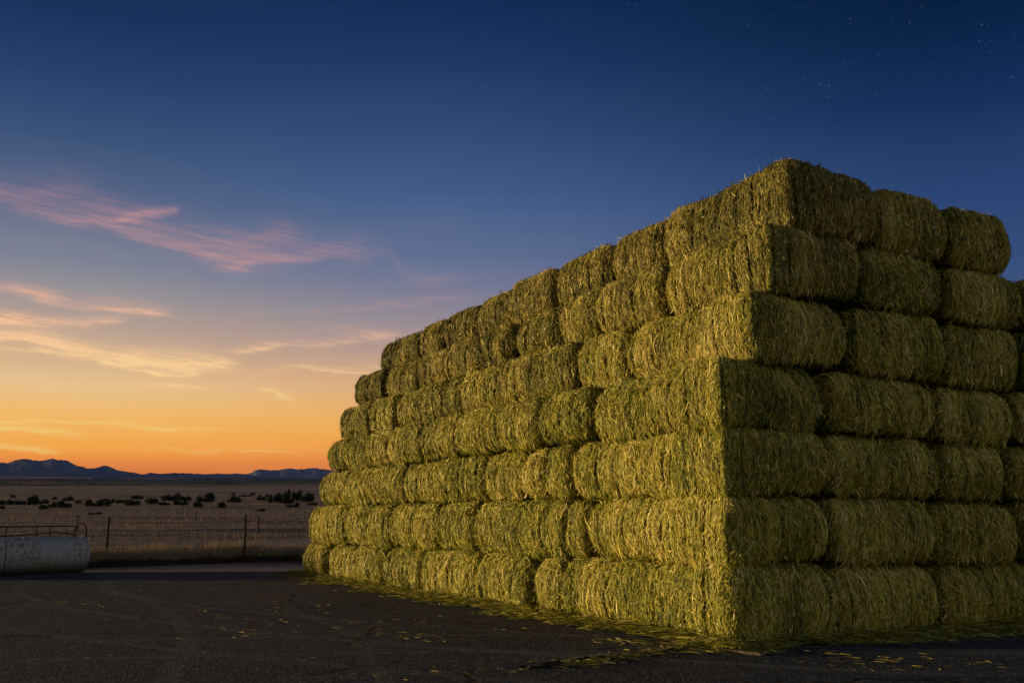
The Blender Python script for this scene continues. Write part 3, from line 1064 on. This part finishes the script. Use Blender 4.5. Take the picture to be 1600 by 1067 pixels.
# short board on the ground at the corner
M_WOOD = simple('weathered_wood', (.055, .045, .030), .9, spec=.05, nscale=22, c2=(.17, .13, .08))
mb = MB()
bv = []
L_, W_, H_ = .50, .085, .028
nx = 9
for i in range(nx):
    x_ = -L_ / 2 + L_ * i / (nx - 1)
    jz = .003 * math.sin(i * 2.1)
    ch = .006
    ring = [(x_, -W_ / 2, ch), (x_, -W_ / 2 + ch, 0), (x_, W_ / 2 - ch, 0), (x_, W_ / 2, ch), (x_, W_ / 2, H_ - ch + jz), (x_, W_ / 2 - ch, H_ + jz), (x_, -W_ / 2 + ch, H_ + jz), (x_, -W_ / 2, H_ - ch + jz)]
    bv += ring
bf = [(i * 8 + k_, i * 8 + (k_ + 1) % 8, (i + 1) * 8 + (k_ + 1) % 8, (i + 1) * 8 + k_) for i in range(nx - 1) for k_ in range(8)]
bf += [tuple(range(8))[::-1], tuple((nx - 1) * 8 + k_ for k_ in range(8))]
o = mesh_obj('wooden_board', bv, bf, M_WOOD)
o.location = (2.36, 11.02, .008)
o.rotation_euler = (0, R(1.0), R(-42))
tag(o, 'short weathered wooden board lying on the ground before the stack corner', 'board')

# ------------------------------------------------------------------ fences
M_POST = simple('dark_steel', (.012, .011, .010), .8, metal=.0, spec=.1, nscale=18, c2=(.022, .015, .012))
M_WIRE = simple('fence_wire', (.05, .04, .035), .6, metal=.6)


def fence(posts, heights, name_label, cat, wires, mesh_step=None, rad=.038, wr=.006):
    e = empty('wire_fence', (posts[0][0], posts[0][1], float(terr(*posts[0][:2]))))
    tag(e, name_label, cat)
    o0 = np.array(e.location)
    bases = [np.array((px, py, max(float(terr(px, py)), -.02))) - o0 for px, py in posts]
    for b_, h_ in zip(bases, heights):
        m = MB()
        g_ = random.Random(int(b_[0] * 100))
        lean_ = np.array((g_.uniform(-.04, .04), g_.uniform(-.02, .02), 0))
        top = b_ + np.array((0, 0, h_)) + lean_
        m.tube([b_ - (0, 0, .05), b_ + (top - b_) * .5, top - (0, 0, .012), top], [rad, rad * .97, rad * .95, rad * .6], 8)
        # stud ribs and flange of a steel fence post
        for q in range(12):
            c_ = b_ + (top - b_) * (q + 1) / 13
            m.box(c_ + (-.008, -rad - .010, -.012), c_ + (.008, -rad + .004, .012))
        m.build('post', M_POST, e, True)
    for hw in wires:
        m = MB()
        for i in range(len(bases) - 1):
            p0, p1 = bases[i] + (0, -.0, hw), bases[i + 1] + (0, 0, hw)
            pts = []
            for q in range(9):
                t = q / 8
                p_ = p0 + (p1 - p0) * t
                p_[2] -= .03 * math.sin(math.pi * t) * (1 + .4 * math.sin(hw * 30 + i))
                pts.append(p_)
            m.tube(pts, wr, 5)
        m.build('wire', M_WIRE, e)
    if mesh_step:
        for i in range(len(bases) - 1):
            dd = np.linalg.norm(bases[i + 1] - bases[i])
            for q in range(1, int(dd / mesh_step)):
                p_ = bases[i] + (bases[i + 1] - bases[i]) * (q * mesh_step / dd)
                m = MB()
                m.tube([p_ + (0, 0, .06), p_ + (.01, 0, .5), p_ + (0, 0, max(wires) - .25)], wr * .6, 4)
                m.build('stay_wire', M_WIRE, e)
    return e


fence([(-24.4, 29.1), (-20.4, 30.2), (-16.5, 31.3), (-12.51, 32.4), (-8.53, 33.5), (-4.5, 34.6), (-.5, 35.7), (3.5, 36.8)],
      [1.34, 1.36, 1.3, 1.34, 1.40, 1.36, 1.3, 1.34], 'wire fence on dark steel posts along the edge of the yard', 'fence', [.12, .38, .66, .94, 1.2], .32)
fence([(-40, 56), (-32, 56.2), (-22, 53), (-12.1, 50), (-2.5, 47.4)], [.9, .7, .85, .84, .85], 'low sagging wire fence with short posts farther out in the field', 'fence', [.35, .7], None, .036, .004)
o = empty('old_post', (-21.2, 70, float(terr(-21.2, 70))))
tag(o, 'lone thin stake standing in the field beyond both fences', 'post')
m = MB()
m.tube([(0, 0, -.05), (.01, 0, .3), (0, 0, .62)], [.04, .036, .03], 8)
m.build('stake', M_POST, o)

# ------------------------------------------------------------------ tank
m_, n_, b = material('white_tank_paint')
tcn = n_.n('ShaderNodeTexCoord')
ob = tcn.outputs['Object']
ns = n_.noise(ob, 9, 7, .72, .6)
nl = n_.noise(ob, 1.3, 3, .5)
rust = n_.m('MULTIPLY', n_.step(ns, .51, .57), n_.step(nl, .42, .56))
mpn = n_.n('ShaderNodeMapping')
mpn.inputs['Scale'].default_value = (6, 6, .5)
n_.put(mpn.inputs[0], ob)
run = n_.noise(mpn.outputs[0], 2, 4, .6)
cA = n_.ramp(run, [(.3, (.20, .205, .23)), (.6, (.27, .285, .33))])
spz = n_.n('ShaderNodeSeparateXYZ')
n_.put(spz.inputs[0], ob)
dirt = n_.m('MULTIPLY', n_.m('SUBTRACT', 1.0, n_.step(n_.m('ADD', spz.outputs[2], n_.m('MULTIPLY', ns, .5)), .25, .62)), .75)
cB = n_.mix(dirt, cA, (.055, .050, .040))
cC = n_.mix(n_.m('MULTIPLY', rust, .8), cB, (.085, .055, .04))
n_.put(b.inputs['Base Color'], cC)
b.inputs['Roughness'].default_value = .55
ax_d = np.array((-.70, -.714, 0))
e = empty('storage_tank', (-11.13, 27.3, 0), math.atan2(ax_d[1], ax_d[0]))
tag(e, 'white cylindrical tank with rust stains lying on the ground at the left edge', 'tank')
rad = .45
prof = [(.0, .0), (.0, .12), (.002, .24), (.006, .36), (.015, .415), (.035, .44), (.07, .45)] + [(q, .45) for q in np.linspace(.4, 4.6, 15)] + [(4.64, .443), (4.68, .42), (4.72, .36), (4.745, .24), (4.755, .12), (4.76, .0)]
V, F = [], []
ns_ = 64
for (x_, r_) in prof:
    for k_ in range(ns_):
        a2 = 2 * math.pi * k_ / ns_
        V.append((x_, (r_ + 1e-4) * math.cos(a2), rad + (r_ + 1e-4) * math.sin(a2)))
for i in range(len(prof) - 1):
    for k_ in range(ns_):
        F.append((i * ns_ + k_, i * ns_ + (k_ + 1) % ns_, (i + 1) * ns_ + (k_ + 1) % ns_, (i + 1) * ns_ + k_))
mesh_obj('shell', V, F, m_, e, True)
# weld seams and cradle chocks
for x_ in (.10, 1.55, 3.1, 4.6):
    m = MB()
    ring = [(x_, .4525 * math.cos(2 * math.pi * k_ / 48), rad + .4525 * math.sin(2 * math.pi * k_ / 48)) for k_ in range(49)]
    m.tube(ring, .006, 5, False)
    m.build('weld_seam', m_, e, True)
M_RUST = simple('rusty_pipe', (.028, .014, .010), .85, metal=.1, spec=.1, nscale=14, c2=(.055, .028, .018))
for x_ in (2.7, 4.0):
    for y0_ in (-.40, .20):
        m = MB()
        m.box((x_ - .07, y0_, -.01), (x_ + .07, y0_ + .2, .13))
        m.build('chock', M_RUST, e)
# pipe gate behind the tank
e = empty('pipe_gate', (-11.95, 29.3, 0))
tag(e, 'rusty pipe gate with an arched end standing behind the white tank', 'gate')


def rel(p):
    return np.array(p) - np.array((-11.95, 29.3, 0))


m = MB()
m.tube([rel((-17.5, 28.4, 1.12)), rel((-16, 28.6, 1.13)), rel((-14.0, 29.0, 1.14)), rel((-13.2, 29.2, 1.15)), rel((-12.3, 29.4, 1.16))], .020, 8)
m.build('top_rail', M_RUST, e, True)
m = MB()
m.tube([rel((-17.5, 28.4, .88)), rel((-14.0, 29.0, .89)), rel((-12.75, 29.3, .98)), rel((-12.3, 29.4, .93))], .017, 8)
m.build('middle_rail', M_RUST, e, True)
m = MB()
m.tube([rel((-17.5, 28.4, .40)), rel((-12.3, 29.4, .42))], .017, 8)
m.build('bottom_rail', M_RUST, e, True)
for (x_, y_) in [(-17.5, 28.4), (-16.2, 28.6), (-15.0, 28.8), (-14.01, 29.0), (-13.25, 29.15), (-12.89, 29.2)]:
    m = MB()
    m.tube([rel((x_, y_, -.02)), rel((x_, y_, .6)), rel((x_, y_, 1.14))], .016, 8)
    m.build('upright', M_RUST, e, True)
m = MB()
arch = [(-12.29, 29.4, 0), (-12.29, 29.4, .9), (-12.27, 29.4, 1.10), (-12.2, 29.38, 1.19), (-12.08, 29.33, 1.225), (-11.97, 29.28, 1.19), (-11.88, 29.2, 1.10), (-11.83, 29.1, .95), (-11.72, 28.9, .5), (-11.66, 28.8, .0)]
m.tube([rel(q) for q in arch], .026, 8)
m.build('arched_end', M_RUST, e, True)
# thin stake in front of the tank
o = empty('steel_stake', (-11.86, 24.6, 0))
tag(o, 'thin dark stake rising in front of the white tank', 'post')
m = MB()
m.tube([(0, 0, -.02), (.0, 0, .6), (-.03, 0, 1.17)], [.011, .010, .008], 6)
m.build('stake', M_POST, o, True)
print('polys', sum(len(m.polygons) for m in bpy.data.meshes))

# ------------------------------------------------------------------ the air over the plain
m_ = bpy.data.materials.new('evening_air')
m_.use_nodes = True
n_ = NT(m_.node_tree)
v = n_.n('ShaderNodeVolumePrincipled')
v.inputs['Color'].default_value = (.16, .28, 1, 1)
v.inputs['Density'].default_value = HZ
oo = n_.n('ShaderNodeOutputMaterial')
n_.t.links.new(v.outputs[0], oo.inputs['Volume'])
m = MB()
m.box((-4700, -120, -3), (4700, 6250, 300))
o = m.build('haze', m_)
tag(o, kind='stuff')
